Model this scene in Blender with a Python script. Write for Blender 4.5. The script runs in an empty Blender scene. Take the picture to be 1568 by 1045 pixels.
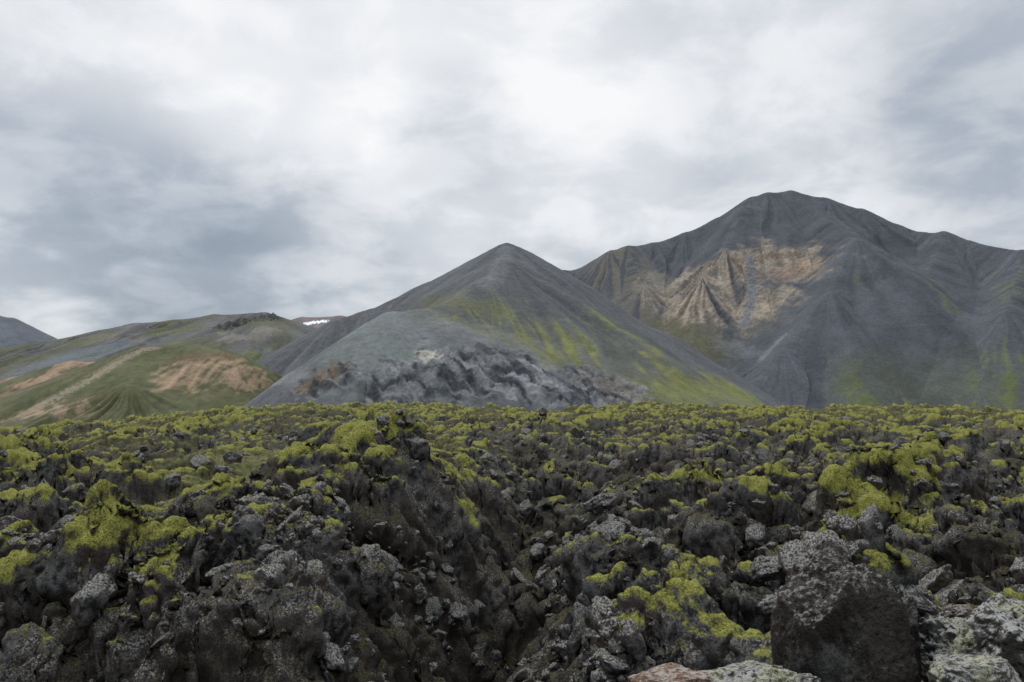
import bpy, math, numpy as np, random, time
from mathutils import Vector
T0=time.time()
rng=np.random.default_rng(7)
F=1220.0; U0,V0=784.0,522.5; HOR=600.0; CZ=4.0
PITCH=math.atan((HOR-V0)/F)
cp,sp=math.cos(PITCH),math.sin(PITCH)
def P(u,v,d):
    xc=(u-U0)/F; yc=-(v-V0)/F
    Y=cp-sp*yc; Z=sp+cp*yc
    k=d/Y
    return (xc*k,d,CZ+Z*k)
# ---------- noise ----------
_perm=rng.permutation(256).astype(np.int32)
_g3=rng.normal(size=(256,3)).astype(np.float32); _g3/=np.linalg.norm(_g3,axis=1)[:,None]
_a=rng.random(256)*2*np.pi
_g2=np.stack([np.cos(_a),np.sin(_a)],1).astype(np.float32)
_r4=rng.random((256,6)).astype(np.float32)
def fade(t): return t*t*t*(t*(t*6-15)+10)
def n2(x,y,seed=0):
    x=np.asarray(x,dtype=np.float64)+seed*17.31; y=np.asarray(y,dtype=np.float64)-seed*9.77
    xi=np.floor(x); yi=np.floor(y)
    fx=(x-xi).astype(np.float32); fy=(y-yi).astype(np.float32)
    xi=xi.astype(np.int32); yi=yi.astype(np.int32)
    u=fade(fx); v=fade(fy)
    def c(i,j):
        h=_perm[(_perm[(xi+i)&255]+yi+j)&255]
        return _g2[h,0]*(fx-i)+_g2[h,1]*(fy-j)
    a=c(0,0); a=a+u*(c(1,0)-a)
    b=c(0,1); b=b+u*(c(1,1)-b)
    return (a+v*(b-a))*1.5
def n3(x,y,z,seed=0):
    x=np.asarray(x,dtype=np.float64)+seed*17.31; y=np.asarray(y,dtype=np.float64)-seed*9.77; z=np.asarray(z,dtype=np.float64)+seed*5.3
    xi=np.floor(x); yi=np.floor(y); zi=np.floor(z)
    fx=(x-xi).astype(np.float32); fy=(y-yi).astype(np.float32); fz=(z-zi).astype(np.float32)
    xi=xi.astype(np.int32); yi=yi.astype(np.int32); zi=zi.astype(np.int32)
    u=fade(fx); v=fade(fy); w=fade(fz)
    def c(i,j,k):
        h=_perm[(_perm[(_perm[(xi+i)&255]+yi+j)&255]+zi+k)&255]
        return _g3[h,0]*(fx-i)+_g3[h,1]*(fy-j)+_g3[h,2]*(fz-k)
    r=[]
    for k in (0,1):
        a=c(0,0,k); a=a+u*(c(1,0,k)-a)
        b=c(0,1,k); b=b+u*(c(1,1,k)-b)
        r.append(a+v*(b-a))
    return (r[0]+w*(r[1]-r[0]))*1.5
def fbm2(x,y,oct=4,seed=0):
    s=0;a=1.0;t=0
    for o in range(oct):
        s=s+a*n2(x*2**o,y*2**o,seed+o); t+=a; a*=.5
    return s/t*1.3
def sm(a,b,x):
    t=np.clip((x-a)/(b-a),0,1); return t*t*(3-2*t)
def cells(x,y,seed):
    x=x+seed*13.7; y=y+seed*5.1
    xi=np.floor(x).astype(np.int32); yi=np.floor(y).astype(np.int32); fx=(x-xi).astype(np.float32); fy=(y-yi).astype(np.float32)
    F1=np.full(x.shape,9.,np.float32); F2=F1.copy(); R=np.zeros(x.shape,np.float32); TL=R.copy()
    for i in (-1,0,1):
        for j in (-1,0,1):
            h=_perm[(_perm[(xi+i)&255]+yi+j)&255]; r=_r4[h]
            dx=fx-i-r[...,0]; dy=fy-j-r[...,1]; d=np.sqrt(dx*dx+dy*dy)
            m=d<F1
            F2=np.where(m,F1,np.minimum(F2,d)); F1=np.where(m,d,F1)
            R=np.where(m,r[...,2],R); TL=np.where(m,dx*(r[...,3]-.5)+dy*(r[...,4]-.35),TL)
    return F1,F2-F1,R,TL
# ---------- mesh helper ----------
def grid_mesh(name,X,Y,Z,mat,attrs=None,keep=None,smooth=True):
    R,C=X.shape
    co=np.stack([X,Y,Z],-1).reshape(-1,3).astype(np.float32)
    idx=np.arange(R*C,dtype=np.int32).reshape(R,C)
    q=np.stack([idx[:-1,:-1],idx[:-1,1:],idx[1:,1:],idx[1:,:-1]],-1).reshape(-1,4)
    if keep is not None:
        k=keep.reshape(-1)
        q=q[k[q].any(1)]
        used=np.zeros(R*C,bool); used[q.ravel()]=True
        remap=np.cumsum(used)-1
        q=remap[q].astype(np.int32); co=co[used]
    else: used=slice(None)
    me=bpy.data.meshes.new(name)
    me.vertices.add(len(co)); me.vertices.foreach_set("co",co.ravel())
    nq=len(q)
    me.loops.add(nq*4); me.loops.foreach_set("vertex_index",q.ravel())
    me.polygons.add(nq); me.polygons.foreach_set("loop_start",np.arange(0,nq*4,4,dtype=np.int32))
    me.update(calc_edges=True)
    if smooth: me.polygons.foreach_set("use_smooth",np.ones(nq,bool))
    for an,arr in (attrs or {}).items():
        a=me.attributes.new(an,'FLOAT_COLOR','POINT')
        f=np.ones((R*C,4),np.float32); f[:,:3]=arr.reshape(-1,3)
        a.data.foreach_set("color",f[used].ravel())
    ob=bpy.data.objects.new(name,me); bpy.context.scene.collection.objects.link(ob)
    me.materials.append(mat)
    return ob
# ---------- materials ----------
class NT:
    def __init__(s,nt): s.nt=nt; s.n=nt.nodes; s.l=nt.links
    def new(s,t,**k):
        n=s.n.new(t)
        for a,b in k.items(): setattr(n,a,b)
        return n
    def put(s,sock,v):
        if isinstance(v,bpy.types.NodeSocket): s.l.new(v,sock)
        else: sock.default_value=v
    def math(s,op,a,b=0.0,clamp=False):
        n=s.new('ShaderNodeMath',operation=op,use_clamp=clamp); s.put(n.inputs[0],a); s.put(n.inputs[1],b); return n.outputs[0]
    def noise(s,vec,scale,detail=4,rough=.55,dist=0.0,out=0):
        n=s.new('ShaderNodeTexNoise'); s.put(n.inputs['Vector'],vec); n.inputs['Scale'].default_value=scale
        n.inputs['Detail'].default_value=detail; n.inputs['Roughness'].default_value=rough; n.inputs['Distortion'].default_value=dist
        return n.outputs[out]
    def mr(s,v,a,b,c=0.0,d=1.0,t='SMOOTHSTEP'):
        n=s.new('ShaderNodeMapRange',interpolation_type=t); s.put(n.inputs[0],v)
        for i,x in enumerate((a,b,c,d)): s.put(n.inputs[i+1],x)
        return n.outputs[0]
    def mix(s,f,a,b,bt='MIX'):
        n=s.new('ShaderNodeMix',data_type='RGBA',blend_type=bt); s.put(n.inputs[0],f)
        for i,x in ((6,a),(7,b)):
            if isinstance(x,tuple): x=(*x,1.0)
            s.put(n.inputs[i],x)
        return n.outputs[2]
def newmat(name):
    m=bpy.data.materials.new(name); m.use_nodes=True; m.node_tree.nodes.clear(); t=NT(m.node_tree)
    out=t.new('ShaderNodeOutputMaterial'); b=t.new('ShaderNodeBsdfPrincipled'); b.inputs['Roughness'].default_value=.95
    b.inputs['Specular IOR Level'].default_value=.15
    t.l.new(b.outputs[0],out.inputs[0]); return m,t,b
def mountain_mat(name,fs=.25,bump=1.0):
    m,t,b=newmat(name)
    g=t.new('ShaderNodeNewGeometry'); pos=g.outputs['Position']
    a=t.new('ShaderNodeAttribute',attribute_name='Col')
    nA=t.noise(pos,fs*.12,3,.6); nB=t.noise(pos,fs,4,.75)
    f=t.math('MULTIPLY',t.mr(nA,.3,.7,.85,1.15,'LINEAR'),t.mr(nB,.3,.7,.76,1.24,'LINEAR'))
    c=t.new('ShaderNodeVectorMath',operation='SCALE'); t.put(c.inputs[0],a.outputs[0]); t.put(c.inputs[3],f)
    t.put(b.inputs['Base Color'],c.outputs[0])
    bp=t.new('ShaderNodeBump'); bp.inputs['Strength'].default_value=.35*bump; bp.inputs['Distance'].default_value=1.4
    t.put(bp.inputs['Height'],nB); t.put(b.inputs['Normal'],bp.outputs[0])
    return m
def lava_mat(name,mossadd=0.0,lich=0.0,dark=1.0,low=.8,warm=(.065,.05,.04),wf=.65,crust=0.0):
    m,t,b=newmat(name)
    g=t.new('ShaderNodeNewGeometry'); pos=g.outputs['Position']
    at=t.new('ShaderNodeAttribute',attribute_name='mk')
    sx=t.new('ShaderNodeSeparateColor'); t.put(sx.inputs[0],at.outputs[0])
    bias,cv,olive=sx.outputs[0],sx.outputs[1],sx.outputs[2]
    sn=t.new('ShaderNodeSeparateXYZ'); t.put(sn.inputs[0],g.outputs['Normal']); nz=sn.outputs[2]
    nL=t.noise(pos,.15,2,.5); nM=t.noise(pos,.9,2,.6); nS=t.noise(pos,5,3,.65); nF=t.noise(pos,26,3,.75)
    # rock colour
    r=t.mix(t.mr(nS,.36,.64),(.020,.019,.018),(.115,.114,.113))
    r=t.mix(t.mr(nM,.38,.62,0,wf),r,warm)
    li=t.math('MULTIPLY',t.mr(nF,.49-lich*.1,.60-lich*.1),t.mr(nM,.33-lich*.3,.57-lich*.3))
    li=t.math('MULTIPLY',li,t.mr(nz,.15,.75))
    r=t.mix(t.math('MULTIPLY',li,.8),r,(.40,.40,.39))
    if crust: r=t.mix(t.math('MULTIPLY',t.mr(nS,.5,.6),crust),r,t.mix(t.mr(nF,.4,.6),(.20,.20,.09),(.50,.51,.38)))
    r=t.mix(t.mr(nF,.45,.34,0,.8),r,(.013,.013,.013))
    # painted shade: rock colour pulled to dark brown in the hollows
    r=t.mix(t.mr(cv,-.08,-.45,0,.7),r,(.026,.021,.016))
    # low olive ground
    lowm=t.math('ADD',t.math('ADD',t.math('MULTIPLY',nz,.6),t.math('MULTIPLY',t.math('SUBTRACT',nS,.5),1.2)),t.math('MULTIPLY',olive,.6))
    lowm=t.math('ADD',lowm,t.math('MULTIPLY',t.math('SUBTRACT',nF,.5),.7))
    lowm=t.mr(lowm,.38,.60)
    oc=t.mix(t.mr(nF,.38,.62),(.022,.020,.009),(.095,.088,.032))
    oc=t.mix(t.math('MULTIPLY',olive,.85),oc,t.mix(t.mr(nS,.38,.62),(.065,.07,.022),(.17,.175,.045)))
    c=t.mix(t.math('MULTIPLY',lowm,low),r,oc)
    # bright moss
    q=t.math('ADD',t.math('MULTIPLY',nz,.85),t.math('MULTIPLY',t.math('SUBTRACT',nL,.5),.9))
    q=t.math('ADD',q,t.math('MULTIPLY',t.math('SUBTRACT',nM,.5),.8))
    q=t.math('ADD',q,t.math('MULTIPLY',t.math('SUBTRACT',nS,.5),.55))
    q=t.math('ADD',q,t.math('MULTIPLY',t.math('SUBTRACT',nF,.5),.4))
    q=t.math('ADD',q,t.math('ADD',bias,t.math('MULTIPLY',cv,1.35)))
    q=t.math('ADD',q,mossadd)
    mf=t.mr(q,.78,1.0)
    mc=t.mix(t.mr(nF,.36,.64),(.075,.078,.020),(.30,.30,.066))
    mc=t.mix(t.mr(q,.84,1.25),t.mix(.65,mc,(.08,.084,.030)),mc)
    mc=t.mix(t.mr(nS,.5,.62,0,.35),mc,(.34,.33,.10))
    c=t.mix(mf,c,mc)
    cc=t.new('ShaderNodeVectorMath',operation='SCALE'); t.put(cc.inputs[0],c); cc.inputs[3].default_value=dark
    t.put(b.inputs['Base Color'],cc.outputs[0])
    h=t.math('ADD',t.math('MULTIPLY',nF,.6),t.math('MULTIPLY',nS,1.1))
    bp=t.new('ShaderNodeBump'); bp.inputs['Strength'].default_value=.8; bp.inputs['Distance'].default_value=.10
    t.put(bp.inputs['Height'],h); t.put(b.inputs['Normal'],bp.outputs[0])
    return m
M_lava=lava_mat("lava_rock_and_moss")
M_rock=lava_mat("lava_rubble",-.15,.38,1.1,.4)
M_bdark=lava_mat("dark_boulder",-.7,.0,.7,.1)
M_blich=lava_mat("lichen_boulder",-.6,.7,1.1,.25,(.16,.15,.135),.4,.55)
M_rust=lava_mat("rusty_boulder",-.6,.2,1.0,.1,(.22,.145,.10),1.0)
M_mtn=mountain_mat("scree",.25)
M_hill=mountain_mat("hill_soil",.2)

# ---------- lava field ----------
NC,NR=1500,1400
az=np.radians(np.linspace(-46,46,NC)); rr=np.exp(np.linspace(math.log(2.6),math.log(420),NR))
A,Rr=np.meshgrid(az,rr); X=Rr*np.sin(A); Y=Rr*np.cos(A)
U=U0+F*X/Y
D=Rr
lip_u=[-600,0,150,300,450,600,750,860,960,1100,1250,1400,1568,2200]
lip_v=[655,646,636,621,615,613,620,625,611,618,617,616,617,618]
lv=np.interp(U,lip_u,lip_v)
zf=CZ-(lv-HOR)/F*260 -1.7
H=zf*sm(50,260,D)
H-= np.clip(D-265,0,None)*.35
def gb(u,d,sx,sy,amp,rot=0,p=1.5):
    x0=(u-U0)/F*d
    dx=X-x0; dy=Y-d
    c,s=math.cos(rot),math.sin(rot)
    a=(dx*c+dy*s)/sx; b=(-dx*s+dy*c)/sy
    return amp*np.exp(-(a*a+b*b)**p)
# (u, distance, half width, half depth, height)
bumps=[(600,32,3.9,3.4,2.0),(470,31,3,2.5,.8),(640,25,2.0,2.8,2.3),(560,20.5,2.2,2.4,1.7),(470,16.5,1.9,2.0,1.6),(370,13.2,1.6,1.6,1.1),
 (110,15.5,1.7,1.3,1.6),(330,21,3,2,1.0),(765,21,1.9,6,-3.2),(700,13.5,1.7,3.5,-2.4),(850,30,2,4,-1.6),(890,20,1.4,1.5,1.5),(1000,30,3.5,2.2,1.2),
 (1080,23,1.8,1.6,1.2),(1300,24,3.4,2.4,1.3),(1500,18,2.5,2.2,1.2),(1350,36,4,3,1.3),(1100,45,5,4,1.2),(900,48,4,3,1.1),(180,28,2.5,2,-.8),(60,25,3,3,.6),
 (1230,14,1.8,1.5,1.0),(450,9.3,.9,.9,.6),(900,11,1.2,1.0,.7),(1000,15,2,1.5,-1.1),(40,9,1.5,1,.4),(1150,34,2,3,-1.4),(300,11,1,1,-1.0),(160,11.5,1.4,1.5,-1.7),(1150,18,1.6,2,-1.2),
 (200,40,6,4,-.4),(1250,30,3,2,-1.0),(1450,28,3,2,-1.0),(960,38,4,3,-1.0),(1400,13,1.6,1.2,-.8),(1050,12,.9,.8,.5),(600,11,.9,.8,.2)]
MB=np.zeros_like(X)
for u,d,sx,sy,a in bumps: MB+=gb(u,d,sx,sy,a,0,1.6)
near=gb(1560,4.6,1.7,1.3,1.9)+gb(1250,4.2,1.2,.8,.7)
wm_=n2(X/5,Y/5,91)
meadow=np.clip((gb(330,44,9,9,1)+.7*gb(540,52,8,6,1)+.3*gb(150,60,9,9,1))*(1+1.2*wm_),0,1)
knoll=gb(600,31.5,3.9,3.2,1)
far=sm(60,200,D)
rough=(1-.62*meadow)*(1-.5*sm(0.3,1.2,near))*(1-.6*knoll)
wx=n2(X/4,Y/4,31)*1.2+n2(X/1.3,Y/1.3,33)*.25; wy=n2(X/4,Y/4,32)*1.2+n2(X/1.3,Y/1.3,34)*.25
XX,YY=X+wx,Y+wy
H+=MB
B1=np.abs(n2(XX/10,YY/10,1))
H+=(B1-.3)*2.4*(1-.55*knoll)*(1-.6*meadow)
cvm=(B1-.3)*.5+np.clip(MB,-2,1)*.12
for L,A1,A2,TT,sd,wm in ((6.5,.9,.6,.18,3,.34),(2.6,.66,.55,.24,4,.44),(1.0,.24,.22,.28,5,.18)):
    f1,e,r,tl=cells(XX/L,YY/L,sd)
    top=sm(0,.36,e)
    lod=1-sm(140*L,220*L,D)
    H+=rough*lod*((r-.5)*A1*(.1+.9*top)+(top-.8)*A2+tl*TT*L)
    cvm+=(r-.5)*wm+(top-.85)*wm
H+=fbm2(X/30,Y/30,3,8)*1.0*sm(15,60,D)
H+=near
# talus in front of steep steps
dr=np.diff(rr); dc=rr*(az[1]-az[0])
for i in range(NR-2,-1,-1): H[i]=np.maximum(H[i],H[i+1]-2.0*dr[i])
for i in range(1,NR): H[i]=np.maximum(H[i],H[i-1]-2.0*dr[i-1])
for j in range(1,NC): H[:,j]=np.maximum(H[:,j],H[:,j-1]-2.4*dc)
for j in range(NC-2,-1,-1): H[:,j]=np.maximum(H[:,j],H[:,j+1]-2.4*dc)
P3=[X.copy(),Y.copy(),H.copy()]
def nrm():
    ax=[np.gradient(c,axis=1) for c in P3]; ay=[np.gradient(c,axis=0) for c in P3]
    nx=ax[1]*ay[2]-ax[2]*ay[1]; ny=ax[2]*ay[0]-ax[0]*ay[2]; nz=ax[0]*ay[1]-ax[1]*ay[0]
    l=np.sqrt(nx*nx+ny*ny+nz*nz)+1e-9
    s=np.sign(np.mean(nz))
    return s*nx/l,s*ny/l,s*nz/l
for lam,amp,sd,dm in ((1.6,.42,11,400),(.7,.18,12,140),(.28,.065,13,60),(.13,.026,14,30),(.06,.009,15,14)):
    k=(rr<dm).sum()
    nx,ny,nz=nrm()
    x,y,z=[c[:k] for c in P3]
    v=np.abs(n3(x/lam,y/lam,z/lam,sd))-.28
    v=v*amp*rough[:k]*2*(1-sm(dm*.6,dm,D[:k]))
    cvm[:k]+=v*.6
    for i,n in enumerate((nx,ny,nz)): P3[i][:k]+=v*n[:k]
bias=.6*knoll+.25*gb(640,25,1.8,2,1)+.45*gb(110,15.5,1.3,1.0,1)+.2*gb(1300,24,3.4,2.5,1)+.15*gb(1040,29,3,2,1)+.15*gb(500,20,3,3,1)
bias+=.03*sm(18,35,D)-.12*(1-sm(9,16,D)) -.35*gb(760,18,2.3,8,1)-.35*meadow-.10*far
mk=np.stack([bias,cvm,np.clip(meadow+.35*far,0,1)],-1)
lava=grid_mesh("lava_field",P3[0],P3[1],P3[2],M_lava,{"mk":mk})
print("lava",time.time()-T0)
# ---------- rubble rocks ----------
def rock_mesh(name,seed,sub=4,planes=9,amp=.28,mat=M_rock,scale=(1,1,1),rough=1.0,boxy=None,cut=(.5,.8)):
    import bmesh
    bm=bmesh.new(); bmesh.ops.create_icosphere(bm,subdivisions=sub,radius=1)
    me=bpy.data.meshes.new(name); bm.to_mesh(me); bm.free()
    n=len(me.vertices); co=np.empty(n*3,np.float32); me.vertices.foreach_get("co",co); co=co.reshape(-1,3).astype(np.float64)
    r=np.random.default_rng(seed)
    if boxy is not None:
        co=co/((np.abs(co)**boxy).sum(1)**(1/boxy))[:,None]
    for l,a in ((1.1,.5),):
        co+=np.stack([n3(co[:,0]/l,co[:,1]/l,co[:,2]/l,seed+k) for k in (7,8,9)],1)*a*amp*1.5
    for i in range(planes):
        d=r.normal(size=3); d/=np.linalg.norm(d); off=r.uniform(*cut)
        ex=np.clip(co@d-off,0,None); co-=ex[:,None]*d*.95
    nv=co/np.linalg.norm(co,axis=1)[:,None]
    dsp=0
    for l,a in ((.7,.35),(.33,.24),(.16,.13),(.08,.065),(.04,.03)):
        dsp=dsp+a*amp*2*(np.abs(n3(co[:,0]/l,co[:,1]/l,co[:,2]/l,seed))-.25)*rough
    co+=nv*dsp[:,None]
    co*=np.array(scale)
    me.vertices.foreach_set("co",co.astype(np.float32).ravel())
    me.polygons.foreach_set("use_smooth",np.ones(len(me.polygons),bool)); me.update()
    me.materials.append(mat); return me
rc=bpy.data.collections.new("lava_rubble_variants")
for i in range(9):
    s=np.random.default_rng(i+50).uniform(.55,1.25,3)
    ob=bpy.data.objects.new("rubble_stone_%d"%i,rock_mesh("rubble_stone_%d"%i,i+3,4,12,.34,M_rock,s)); rc.objects.link(ob)
NRK=15000
kmax=int((rr<100).sum()); k0=int((rr<3.4).sum())
ri=rng.integers(k0,kmax,NRK*6); ci=rng.integers(0,NC,NRK*6)
px=P3[0][ri,ci]; py=P3[1][ri,ci]; pz=P3[2][ri,ci]; dd=D[ri,ci]
clump=n2(px/3.2,py/3.2,77)+.5*n2(px/1.1,py/1.1,78)
keep=(rng.random(len(ri))<np.clip(.10+clump*1.6-.4*cvm[ri,ci],.03,1)*(.25+.75*(1-sm(12,36,dd))))&(rng.random(len(ri))>meadow[ri,ci]*.9)&(rng.random(len(ri))>knoll[ri,ci]*.98)&~((np.hypot(px,py)<3.2))
px,py,pz,dd=[a[keep][:NRK] for a in (px,py,pz,dd)]
n=len(px); print("n rocks",n)
sc=dd*.0040*np.exp(rng.normal(0,.8,n))+.012
sc=np.clip(sc,.02,.5)
me=bpy.data.meshes.new("lava_rubble"); me.vertices.add(n)
me.vertices.foreach_set("co",np.stack([px,py,pz+sc*.1],1).astype(np.float32).ravel())
def att(nm,ty,key,arr):
    a=me.attributes.new(nm,ty,'POINT'); a.data.foreach_set(key,arr.ravel())
att("rsc",'FLOAT','value',sc.astype(np.float32))
att("rrot",'FLOAT_VECTOR','vector',(rng.random((n,3))*np.array([.9,.9,6.28])).astype(np.float32))
att("ridx",'INT','value',rng.integers(0,9,n).astype(np.int32))
rub=bpy.data.objects.new("lava_rubble",me); bpy.context.scene.collection.objects.link(rub)
ng=bpy.data.node_groups.new("scatter",'GeometryNodeTree')
ng.interface.new_socket("Geometry",in_out='INPUT',socket_type='NodeSocketGeometry')
ng.interface.new_socket("Geometry",in_out='OUTPUT',socket_type='NodeSocketGeometry')
N=ng.nodes; L=ng.links
gi=N.new('NodeGroupInput'); go=N.new('NodeGroupOutput'); ip=N.new('GeometryNodeInstanceOnPoints'); ciN=N.new('GeometryNodeCollectionInfo')
ciN.inputs['Collection'].default_value=rc; ciN.inputs['Separate Children'].default_value=True; ciN.inputs['Reset Children'].default_value=True
def na(nm,ty):
    q=N.new('GeometryNodeInputNamedAttribute'); q.data_type=ty; q.inputs['Name'].default_value=nm
    return [o for o in q.outputs if o.enabled][0]
L.new(gi.outputs[0],ip.inputs['Points']); L.new(ciN.outputs[0],ip.inputs['Instance']); ip.inputs['Pick Instance'].default_value=True
L.new(na("ridx",'INT'),ip.inputs['Instance Index']); L.new(na("rrot",'FLOAT_VECTOR'),ip.inputs['Rotation']); L.new(na("rsc",'FLOAT'),ip.inputs['Scale'])
L.new(ip.outputs[0],go.inputs[0])
md=rub.modifiers.new("scatter",'NODES'); md.node_group=ng
# ---------- near boulders ----------
def boulder(u,v,d,sx,sy,sz,mat,seed,rot=(0,0,0),boxy=4,planes=6,amp=.22,sub=6,cut=(.5,.8)):
    me=rock_mesh("lava_boulder",seed,sub,planes,amp,mat,(sx,sy,sz),1.0,boxy,cut)
    ob=bpy.data.objects.new("lava_boulder",me); ob.location=P(u,v,d); ob.rotation_euler=[math.radians(a) for a in rot]
    bpy.context.scene.collection.objects.link(ob); return ob
boulder(1275,1010,5.0,.34,.34,.58,M_bdark,241,(0,-2,10),8,9,.22,7,(.85,1.15))
boulder(1352,1020,5.1,.18,.24,.50,M_bdark,242,(4,4,20),6,9,.26,6,(.8,1.1))
boulder(1450,1000,5.0,.34,.28,.26,M_blich,103,(0,12,20),3,9,.30)
boulder(1550,975,4.7,.30,.3,.30,M_blich,104,(0,-10,50),3,9,.30)
boulder(1500,1045,4.3,.25,.2,.16,M_blich,110,(0,0,80),3,7,.30)
boulder(1130,1050,4.7,.42,.3,.12,M_blich,105,(0,-6,10),3,6,.3)
boulder(1020,1050,4.6,.22,.2,.06,M_rust,115,(0,-6,10),3,6,.3)
boulder(1405,925,5.8,.17,.14,.09,M_rust,106,(0,5,0),4,5,.3)
boulder(1460,945,5.5,.17,.12,.08,M_rust,109,(0,5,40),4,5,.3)
print("rocks",time.time()-T0)

# ---------- mountains ----------
def ridge_field(X,Y,ridges,k=3.0,R=80):
    best=np.full(X.shape,-1e9); S=np.zeros(X.shape); Q=np.zeros(X.shape); DI=np.full(X.shape,1e9); hs=[]; rb=[]
    acc=0
    for pts,slope in ridges:
        rm=np.full(X.shape,-1e9)
        for (x0,y0,h0),(x1,y1,h1) in zip(pts[:-1],pts[1:]):
            ex,ey=x1-x0,y1-y0; L2=ex*ex+ey*ey; L_=math.sqrt(L2)
            t=np.clip(((X-x0)*ex+(Y-y0)*ey)/L2,0,1)
            dx=X-(x0+t*ex); dy=Y-(y0+t*ey); di=np.sqrt(dx*dx+dy*dy)
            h=h0+(h1-h0)*t-slope*(np.sqrt(di*di+64)-8)
            m=h>best
            Q=np.where(m,acc+t*L_+R*np.arctan2(dx,-dy),Q); DI=np.minimum(DI,di); best=np.where(m,h,best)
            rm=np.maximum(rm,h)
            hs.append(h); acc+=L_
        acc+=137; rb.append(rm)
    for h in hs: S+=np.exp(np.clip((h-best)/k,-40,0))
    if len(rb)>1:
        st=np.sort(np.stack(rb),axis=0); gap=sm(0,14,st[-1]-st[-2])
    else: gap=np.ones(X.shape)
    return best+k*np.log(S),Q,DI,gap
class Mtn:
    def __init__(s,azr,dr,nc,nr,ridges,gul=1.0,k=3.0,rockfn=None,scale=1.0,fb=1.0):
        a=np.radians(np.linspace(*azr,nc)); d=np.linspace(*dr,nr)
        s.rr=d
        A,Dm=np.meshgrid(a,d); s.X=Dm*np.tan(A); s.Y=Dm.copy()
        X,Y=s.X,s.Y
        w1=fbm2(X/160,Y/160,3,5)*20*scale; w2=fbm2(X/160,Y/160,3,6)*20*scale
        H0,_,DI0,_=ridge_field(X,Y,ridges,k)
        wt=sm(5,110*scale,DI0)
        H,Q,DI,gap=ridge_field(X+w1*wt,Y+w2*wt,ridges,k)
        s.Q,s.DI=Q,DI
        g=sm(4*scale,80*scale,DI)*gap
        sc=scale
        qq=Q+fbm2(X/60,Y/60,3,15)*7*sc
        deep=1+.9*n2(qq/(150*sc),DI/(600*sc),19)
        H-=gul*g*sc*(7.0*deep*(1-2*np.abs(n2(qq/(52*sc),DI/(420*sc),9)))+3.2*(1-2*np.abs(n2(qq/(21*sc),DI/(260*sc),10)))+.9*(1-2*np.abs(n2(qq/(8*sc),DI/(160*sc),11))))
        H+=fb*fbm2(X/(50*sc),Y/(50*sc),5,12)*1.3*sc*(.3+.7*g)
        H+=fbm2(X/(9*sc),Y/(9*sc),3,14)*.5*sc
        s.Z=H
        s.calc()
    def calc(s):
        Zc=s.Z-CZ
        yc=(Zc*cp-s.Y*sp); zc=(s.Y*cp+Zc*sp)
        s.U=U0+F*s.X/zc; s.V=V0-F*yc/zc
    def hit(s,u,v):
        c=np.argmin(np.abs(s.U[0]-u)); col=s.V[:,c]; ok=np.where(col<=v)[0]
        r=ok[0] if len(ok) else int(np.argmin(col))
        return np.array([s.X[r,c],s.Y[r,c],s.Z[r,c]])
    def mask(s,pts,rad,soft=.5,warp=.35,seed=0):
        ps=[s.hit(*p) for p in pts]
        if len(ps)==1: ps=ps*2
        m=np.full(s.X.shape,1e9)
        for a,b in zip(ps[:-1],ps[1:]):
            e=b-a; L2=float(e@e)+1e-6
            t=np.clip(((s.X-a[0])*e[0]+(s.Y-a[1])*e[1]+(s.Z-a[2])*e[2])/L2,0,1)
            m=np.minimum(m,np.sqrt((s.X-a[0]-t*e[0])**2+(s.Y-a[1]-t*e[1])**2+(s.Z-a[2]-t*e[2])**2))
        w=fbm2(s.X/rad*1.6,s.Z/rad*1.6+s.Y/rad*.8,4,seed+40)*rad*warp*2
        return 1-sm(rad*(1-soft),rad*(1+soft),m+w)
    def build(s,name,col,mat,zmin=-24,lift=1.1):
        col=col*lift+np.array((.004,.006,.010))  # lightened, with a bluish haze painted into the slope colours
        return grid_mesh(name,s.X,s.Y,s.Z,mat,{"Col":np.clip(col,0.004,1)},keep=s.Z>zmin)
def mixc(c,m,rgb):
    return c*(1-m[...,None])+np.array(rgb)*m[...,None] if not isinstance(rgb,np.ndarray) else c*(1-m[...,None])+rgb*m[...,None]
def base(s,rgb): return np.ones(s.X.shape+(3,))*np.array(rgb)
def PL(*a): return [P(*p) for p in a]

# middle mountain
r1=[(PL((775,376,800),(740,398,790),(700,420,780),(650,440,765),(610,462,745),(560,480,730),(520,492,715),(470,520,700),(420,556,690),(370,600,680)),.64),
    (PL((775,376,800),(800,388,802),(830,408,808)),.62),
    (PL((775,378,800),(768,400,740),(745,432,690),(700,462,640),(640,478,600),(600,482,580),(575,510,555),(545,545,530),(500,575,515)),.62),
    (PL((700,462,640),(690,500,585),(740,530,560),(800,560,540),(840,590,520)),.60)]
m1=Mtn((-24,24),(430,1050),1000,620,r1,.9,3.0)
rockm=np.clip(m1.mask([(650,592),(700,572),(780,574),(880,600)],31,.35,.6,1)+m1.mask([(480,590),(510,575)],13,.4,.5,2)+m1.mask([(960,600),(900,580)],15,.4,.5,2)+.6*m1.mask([(730,540),(800,548)],10,.4,.6,7)+.6*m1.mask([(560,588),(620,585)],9,.5,.7,8),0,1)
wq=n2(m1.X/30,m1.Z/30,61)*10+n2(m1.X/9,m1.Z/9,62)*3
Sx=(m1.X*.55+m1.Z*1.0+m1.Y*.1+wq); Tx=(m1.X-m1.Z*.6+m1.Y*.5)
crag=np.abs(n2(Sx/14,Tx/30,3))*5+np.abs(n2(Sx/6,Tx/11,4))*3+np.abs(n3(m1.X/4,m1.Y/4,m1.Z/4,4))*2.6+np.abs(n3(m1.X/2,m1.Y/2,m1.Z/2,5))*1.3
m1.Z+=rockm*(crag-2.9); m1.calc()
c=base(m1,(.080,.084,.088))
st=fbm2(m1.Q/16,m1.DI/170,4,21); st2=n2(m1.Q/5,m1.DI/90,22)
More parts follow.
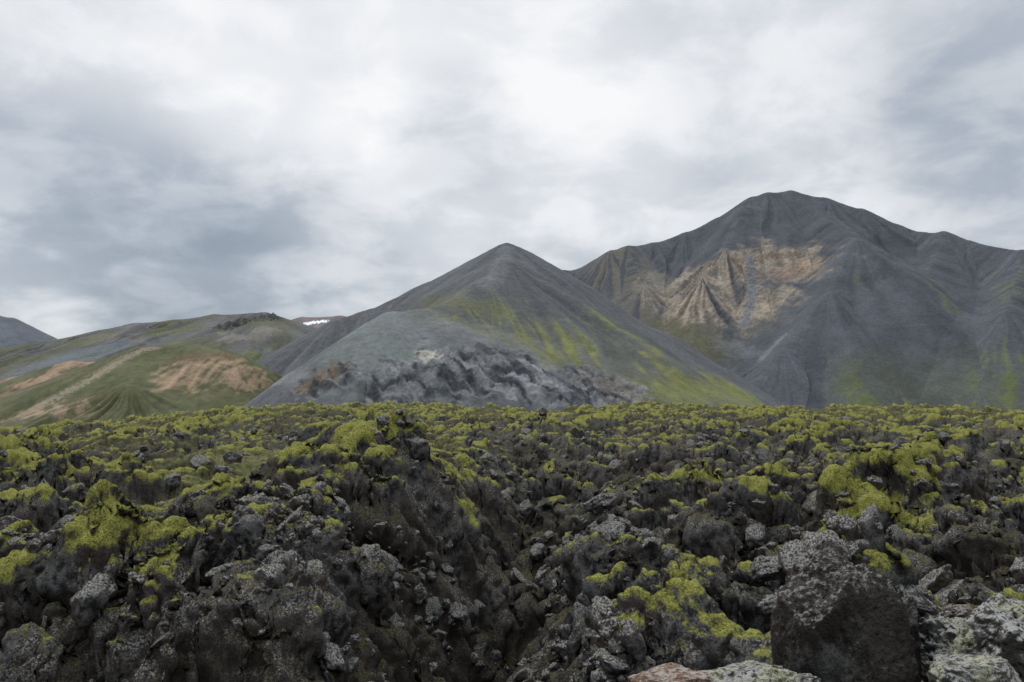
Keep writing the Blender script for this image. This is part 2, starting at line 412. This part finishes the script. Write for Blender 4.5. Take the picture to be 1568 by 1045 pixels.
c*=(1+.32*st+.14*st2)[...,None]
lightm=m1.mask([(775,380),(766,410),(745,440)],8,.6,.4,3)
c=mixc(c,lightm*.45,(.16,.165,.17))
gg=m1.mask([(600,495),(570,530),(550,570),(620,560)],32,.6,.4,4)
c=mixc(c,gg*.75,(.150,.170,.160))
c=mixc(c,m1.mask([(580,592),(630,596)],14,.6,.6,44)*.7,(.065,.08,.065))
c=mixc(c,m1.mask([(640,500),(700,510),(760,520),(820,545)],26,.7,.4,5)*.55,(.15,.155,.16))
green=m1.mask([(700,462),(760,490),(860,530),(1000,580),(1110,605)],40,.8,.35,6)
green=np.clip(green+.8*m1.mask([(940,500),(1010,545),(1120,600)],26,.8,.3,16),0,1)
st3=fbm2(m1.Q/7,m1.DI/110,3,24)
gs=sm(-.02,.38,st*.5+st3*.5+.5*fbm2(m1.X/45,m1.Y/45,3,25)+.08)
gcol=np.array((.15,.157,.046))*(1+.35*fbm2(m1.X/12,m1.Y/12,3,8))[...,None]
c=mixc(c,green*(.15+.75*gs),gcol)
c=mixc(c,m1.mask([(1050,600),(1150,612),(1000,600)],20,.7,.3,7)*.6,(.14,.15,.05))
c=mixc(c,m1.mask([(650,460),(700,465),(760,470)],9,.6,.5,9)*.6,(.10,.10,.05))
rv=fbm2(Sx/7,Tx/14,4,9)
rkcol=np.array((.105,.107,.112))*(.25+1.15*sm(-.3,.4,rv))[...,None]
c=mixc(c,rockm*.9,rkcol)
pale=sm(.08,.38,fbm2(Sx/12,Tx/24,4,19))
c=mixc(c,rockm*pale*.55,(.25,.255,.262))
c=mixc(c,m1.mask([(655,545)],7,.6,.6,10)*.7,(.40,.38,.33))
c=mixc(c,m1.mask([(920,590),(960,600)],14,.5,.6,11)*.5,(.22,.20,.175))
c=mixc(c,m1.mask([(475,590),(505,568)],10,.5,.7,12)*.8*sm(-.5,.3,rv),(.12,.085,.045))
c=mixc(c,m1.mask([(450,580),(400,600)],9,.6,.4,13)*.5,(.2,.2,.2))
m1.build("mountain",c,M_mtn)
print("m1",time.time()-T0)
# right mountain
r2=[(PL((800,405,1420),(860,416,1420),(890,415,1420),(912,402,1420),(935,386,1430),(962,379,1440),(1000,374,1450),(1050,358,1465),(1100,336,1480),(1150,304,1495),(1175,297,1500),(1210,294,1500),(1262,305,1480),(1320,322,1440),(1370,346,1390),(1410,358,1350),(1445,357,1310),(1480,371,1270),(1568,386,1180),(1640,398,1130),(1850,420,1050),(2050,440,1000)),.74),
    (PL((1215,300,1480),(1312,368,1250),(1272,450,1120),(1200,540,1020),(1140,600,960)),.70),
    (PL((1140,318,1450),(1110,385,1330),(1075,430,1250),(1060,480,1190)),.78),
    (PL((1235,380,1330),(1210,430,1230),(1180,480,1160)),.85),
    (PL((962,381,1430),(985,440,1290),(1040,520,1160),(1080,570,1080)),.70),
    (PL((1445,360,1300),(1400,470,1100),(1330,580,960)),.68),
    (PL((1568,388,1180),(1540,480,1020),(1500,600,900)),.68)]
m2=Mtn((0,47),(800,1800),1150,640,r2,1.35,4.0,None,1.0,.6)
oc=m2.mask([(1040,450),(1085,420),(1130,408),(1180,400),(1225,405)],54,.5,.45,1)
oc=np.clip(oc+m2.mask([(1060,470),(1100,475),(1140,480),(1180,455)],38,.6,.5,14),0,1)
crag=np.abs(n2(m2.Q/16,m2.DI/110,3))*14+np.abs(n3(m2.X/9,m2.Y/9,m2.Z/9,4))*6
m2.Z+=oc*(crag-5); m2.calc()
qd=m2.Q+fbm2(m2.X/60,m2.Y/60,3,15)*7
st=fbm2(qd/22,m2.DI/300,4,21); st2=n2(qd/8,m2.DI/160,22); st4=n2(qd/4,m2.DI/120,23)
c=base(m2,(.066,.071,.080))
c*=(1+.36*st+.14*st2+.05*st4+.18*fbm2(m2.X/120,m2.Y/120,3,2))[...,None]
c=mixc(c,m2.mask([(940,400),(990,450),(1050,510)],56,.7,.35,2)*.7*sm(-.25,.2,st+.05),(.12,.11,.08))
c=mixc(c,m2.mask([(1050,510),(1080,535),(1030,500)],40,.7,.35,3)*.6,(.08,.08,.035))
c=mixc(c,m2.mask([(1180,490),(1160,500)],30,.7,.35,4)*.4,(.11,.105,.08))
tan=np.array((.25,.213,.165))*(1+.6*n2(qd/7,m2.DI/90,33)+.35*fbm2(m2.X/15,m2.Z/15,3,34))[...,None]
c=mixc(c,oc*.85*sm(-.6,.15,st+.15),tan)
c=mixc(c,m2.mask([(1215,420),(1240,412)],22,.7,.5,6)*.45,(.27,.18,.12))
c=mixc(c,m2.mask([(1130,400),(1190,392),(1230,392)],8,.6,.6,26)*.6,(.12,.08,.055))
c=mixc(c,m2.mask([(1010,425),(1000,450)],20,.6,.5,7)*.5,(.22,.2,.17))
c=mixc(c,m2.mask([(1155,395),(1160,450),(1145,500)],7,.6,.5,8)*.8,(.12,.13,.145))
c=mixc(c,m2.mask([(1205,515),(1170,550)],5,.8,.6,9)*.4,(.22,.22,.23))
c=mixc(c,m2.mask([(1120,530),(1150,540)],18,.6,.4,17)*.4,(.16,.165,.17))
lowg=1-sm(5,80,m2.Z+18*st)
right=sm(1250,1330,m2.U[0])[None,:]*np.ones_like(m2.X)
gst=sm(0,.4,st*.7+st2*.5+.3*fbm2(m2.X/25,m2.Y/25,3,77))
gcol=np.array((.09,.102,.04))
c=mixc(c,np.clip(lowg*right*.75*gst+.3*lowg*right,0,1),gcol)
for p in ([(1450,440),(1440,490)],[(1560,420),(1555,450)],[(1380,540),(1370,580)],[(1500,560),(1560,540)],[(1340,430)]):
    c=mixc(c,m2.mask(p,22,.8,.6,11)*gst*.6,(.11,.125,.04))
m2.build("mountain",c,M_mtn)
print("m2",time.time()-T0)
# left hills
def hill(name,azr,dr,nc,nr,ridges,fn,sc=.6,gul=1.0,k=2.0):
    h=Mtn(azr,dr,nc,nr,ridges,gul,k,scale=sc); c=fn(h); return h.build(name,c,M_hill,-40)
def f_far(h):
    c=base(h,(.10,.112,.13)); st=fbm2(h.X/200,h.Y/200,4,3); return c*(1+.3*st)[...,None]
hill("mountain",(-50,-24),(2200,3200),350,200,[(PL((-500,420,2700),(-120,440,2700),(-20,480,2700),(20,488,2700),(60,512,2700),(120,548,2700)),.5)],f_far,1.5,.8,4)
def f_dome(h):
    c=base(h,(.16,.135,.13)); st=fbm2(h.X/120,h.Z/30,4,3); c=c*(1+.4*st)[...,None]
    c=mixc(c,h.mask([(468,497),(478,494),(495,492)],10,.35,.7,2),(.75,.78,.82)); return c
hill("hill",(-20,-8),(1900,2600),350,200,[(PL((400,512,2200),(435,496,2200),(462,487,2200),(520,485,2200),(600,490,2200)),.4)],f_dome,1.2,.8,4)
def f_back(h):
    cm=h.mask([(340,502),(380,492),(400,488),(409,486)],15,.5,.5,55)
    h.Z+=cm*(np.abs(n3(h.X/10,h.Y/10,h.Z/10,3))*13+np.abs(n3(h.X/4,h.Y/4,h.Z/4,4))*4-3); h.calc()
    st=fbm2(h.Q/30,h.DI/120,4,3); n=fbm2(h.X/90,h.Y/90,4,6)
    c=base(h,(.090,.090,.086))*(1+.35*st)[...,None]
    c=mixc(c,sm(-.15,.25,n)*.8,(.078,.080,.045))
    c=mixc(c,sm(.15,.45,fbm2(h.X/60,h.Y/60,4,16))*.6,(.10,.11,.04))
    c=mixc(c,h.mask([(60,560),(130,540),(180,525)],34,.6,.5,4)*.8,(.11,.125,.14))
    c=mixc(c,h.mask([(350,517),(390,515),(405,505)],16,.5,.5,5)*.8,(.15,.135,.115))
    c=mixc(c,cm*.8,(.06,.06,.058))
    c=mixc(c,h.mask([(340,512)],10,.5,.5,5)*.6,(.2,.17,.12))
    c=mixc(c,h.mask([(20,585)],22,.5,.5,7)*.8,(.25,.175,.105))
    c=mixc(c,h.mask([(140,515),(210,520)],14,.5,.6,8)*.7,(.12,.108,.09))
    return c
hill("hill",(-50,-10),(800,1700),900,420,[
   (PL((-700,470,1300),(-200,520,1300),(0,534,1300),(80,522,1300),(160,506,1300),(210,496,1300),(270,491,1300),(330,483,1300),(385,481,1300),(408,480,1290),(411,498,1285),(450,505,1280),(520,520,1270)),.34),
   (PL((330,485,1290),(300,520,1150),(240,545,1030)),.4),(PL((200,500,1290),(120,545,1150),(20,580,1000),(-60,600,940)),.38),(PL((405,481,1290),(420,520,1180)),.5)],f_back,.8,2.2)
def f_orange(h):
    n=fbm2(h.X/30,h.Z/14,4,6); n5=fbm2(h.X/8,h.Z/10,4,16)
    c=base(h,(.092,.095,.05))*(1+.3*n+.2*n5)[...,None]
    m=h.mask([(20,600),(50,595),(90,572),(150,560)],34,.4,.6,4)
    c=mixc(c,m*.9*sm(-.35,.0,n),np.array((.255,.175,.115))*(1+.3*n+.4*n5)[...,None])
    c=mixc(c,h.mask([(130,600),(60,620)],14,.5,.7,5)*.7,(.29,.245,.18)); return c
hill("hill",(-50,-22),(620,1000),600,260,[(PL((-500,600,860),(-60,618,860),(20,588,850),(60,568,850),(110,555,850),(150,556,850),(200,580,830),(250,600,820)),.5),(PL((110,556,850),(70,600,780),(20,630,740)),.45)],f_orange,.5,1.8)
def f_near(h):
    n=fbm2(h.X/30,h.Y/30,4,6); n5=fbm2(h.X/7,h.Z/9+h.Y/25,4,16); nst=fbm2(h.X/3.5,h.Z/26,4,26)
    c=base(h,(.074,.079,.033))*(1+.3*n5+.3*n)[...,None]
    c=mixc(c,sm(-.05,.35,n)*.6,(.105,.088,.052))
    m=h.mask([(275,578),(300,566),(330,564),(352,575)],20,.3,.55,4)
    m2_=h.mask([(380,570),(370,590)],9,.4,.6,8)
    c=mixc(c,np.clip(m+m2_,0,1)*.85*sm(-.6,-.05,n5*.6+nst*.6),np.array((.23,.165,.105))*(1+.4*nst+.3*n5+.3*n)[...,None])
    c=mixc(c,h.mask([(280,548),(340,548)],7,.4,.6,9)*.5,(.15,.09,.055))
    c=mixc(c,h.mask([(230,533),(180,552),(120,590),(60,620),(30,636)],4.5,.8,.8,5)*.7,(.24,.20,.15))
    c=mixc(c,h.mask([(40,630),(100,625)],12,.6,.8,5)*.8*sm(-.4,.1,n5),(.27,.20,.14)); return c
hill("hill",(-48,-14),(440,800),700,300,[(PL((-60,670,560),(30,636,580),(100,592,620),(160,561,640),(220,533,650),(300,531,650),(350,540,645),(378,560,640),(390,590,630)),.48),
   (PL((300,532,650),(310,560,610)),.6),(PL((220,535,650),(200,590,560)),.45)],f_near,.45,2.0)
print("hills",time.time()-T0)
# valley ground to the horizon
m,t,b=newmat("valley_ground")
g=t.new('ShaderNodeNewGeometry'); t.put(b.inputs['Base Color'],t.mix(t.mr(t.noise(g.outputs['Position'],.02,5),.4,.6),(.07,.08,.03),(.09,.09,.085)))
gx=np.linspace(-12000,12000,160); GX,GY=np.meshgrid(gx,gx)
GZ=-22+fbm2(GX/700,GY/700,3,4)*2
GZ=GZ.astype(float)
grid_mesh("ground",GX,GY,GZ,m)
# ---------- camera, sky, light ----------
cam=bpy.data.cameras.new("camera"); co=bpy.data.objects.new("camera",cam); bpy.context.scene.collection.objects.link(co)
co.location=(0,0,CZ); co.rotation_euler=(math.pi/2+PITCH,0,0); cam.sensor_width=36; cam.lens=36*F/1568; cam.clip_start=.1; cam.clip_end=40000
bpy.context.scene.camera=co
SE,SR=math.radians(52),math.radians(-35)
sun=bpy.data.lights.new("sun",'SUN'); sun.energy=1.5; sun.angle=math.radians(12); sun.color=(1,.97,.93)
so=bpy.data.objects.new("sun",sun); bpy.context.scene.collection.objects.link(so)
sd=Vector((math.sin(SR)*math.cos(SE),math.cos(SR)*math.cos(SE),math.sin(SE)))
so.rotation_euler=sd.to_track_quat('Z','Y').to_euler()
w=bpy.data.worlds.new("World"); bpy.context.scene.world=w; w.use_nodes=True; w.node_tree.nodes.clear(); t=NT(w.node_tree)
out=t.new('ShaderNodeOutputWorld'); b1=t.new('ShaderNodeBackground'); b2=t.new('ShaderNodeBackground'); mx=t.new('ShaderNodeMixShader')
sk=t.new('ShaderNodeTexSky',sky_type='NISHITA'); sk.sun_disc=False; sk.sun_elevation=SE; sk.sun_rotation=SR
t.put(b1.inputs[0],sk.outputs[0]); b1.inputs[1].default_value=.09
tc=t.new('ShaderNodeTexCoord'); dirv=tc.outputs['Generated']
s=t.new('ShaderNodeSeparateXYZ'); t.put(s.inputs[0],dirv)
zc=t.math('ADD',t.math('MAXIMUM',s.outputs[2],0.0),.36)
cb=t.new('ShaderNodeCombineXYZ'); t.put(cb.inputs[0],t.math('DIVIDE',s.outputs[0],zc)); t.put(cb.inputs[1],t.math('DIVIDE',s.outputs[1],zc)); cb.inputs[2].default_value=6.1
cv=cb.outputs[0]
nA=t.noise(cv,2.0,4,.5,.2); nB=t.noise(cv,4.8,7,.53,.25)
nBs=t.mr(nB,.38,.65)   # puffy edges
val=t.math('ADD',t.math('MULTIPLY',t.math('SUBTRACT',nA,.5),.65),t.math('MULTIPLY',t.math('SUBTRACT',nBs,.5),.22))
def lobe(u,v,width,amp):
    global val
    d=Vector(P(u,v,1.0))-Vector((0,0,CZ)); d.normalize()
    n=t.new('ShaderNodeVectorMath',operation='DOT_PRODUCT'); t.put(n.inputs[0],dirv); n.inputs[1].default_value=d
    c0=math.cos(math.radians(width))
    val=t.math('ADD',val,t.mr(n.outputs['Value'],c0,1.0,0.0,amp))
lobe(700,-100,28,.10); lobe(410,170,7,.12); lobe(550,200,4.5,.14); lobe(930,200,9,.10); lobe(1230,140,7,.14); lobe(60,80,14,.08)
lobe(60,390,18,-.16); lobe(260,450,16,-.12); lobe(1540,180,12,-.20); lobe(690,190,6,-.10); lobe(450,60,7,-.10); lobe(1050,420,12,.03)
lobe(90,520,4,.25)
elev=t.mr(s.outputs[2],0.0,.45,-.04,.13,'LINEAR')
val=t.math('ADD',val,elev)
cr=t.new('ShaderNodeValToRGB'); t.put(cr.inputs[0],t.math('ADD',val,.55))
e=cr.color_ramp.elements; e[0].position=.1; e[0].color=(.28,.33,.40,1); e[1].position=.95; e[1].color=(.98,.98,.985,1)
x=e.new(.34); x.color=(.44,.49,.56,1); x=e.new(.54); x.color=(.64,.675,.72,1); x=e.new(.74); x.color=(.83,.85,.88,1)
t.put(b2.inputs[0],cr.outputs[0])
# an overcast sky is brighter towards the zenith
t.put(b2.inputs[1],t.mr(s.outputs[2],.42,.95,1.0,1.75))
mx.inputs[0].default_value=.94; t.l.new(b1.outputs[0],mx.inputs[1]); t.l.new(b2.outputs[0],mx.inputs[2]); t.l.new(mx.outputs[0],out.inputs[0])
sc=bpy.context.scene; sc.view_settings.view_transform='Standard'; sc.view_settings.look='None'; sc.view_settings.exposure=0
print("done",time.time()-T0)
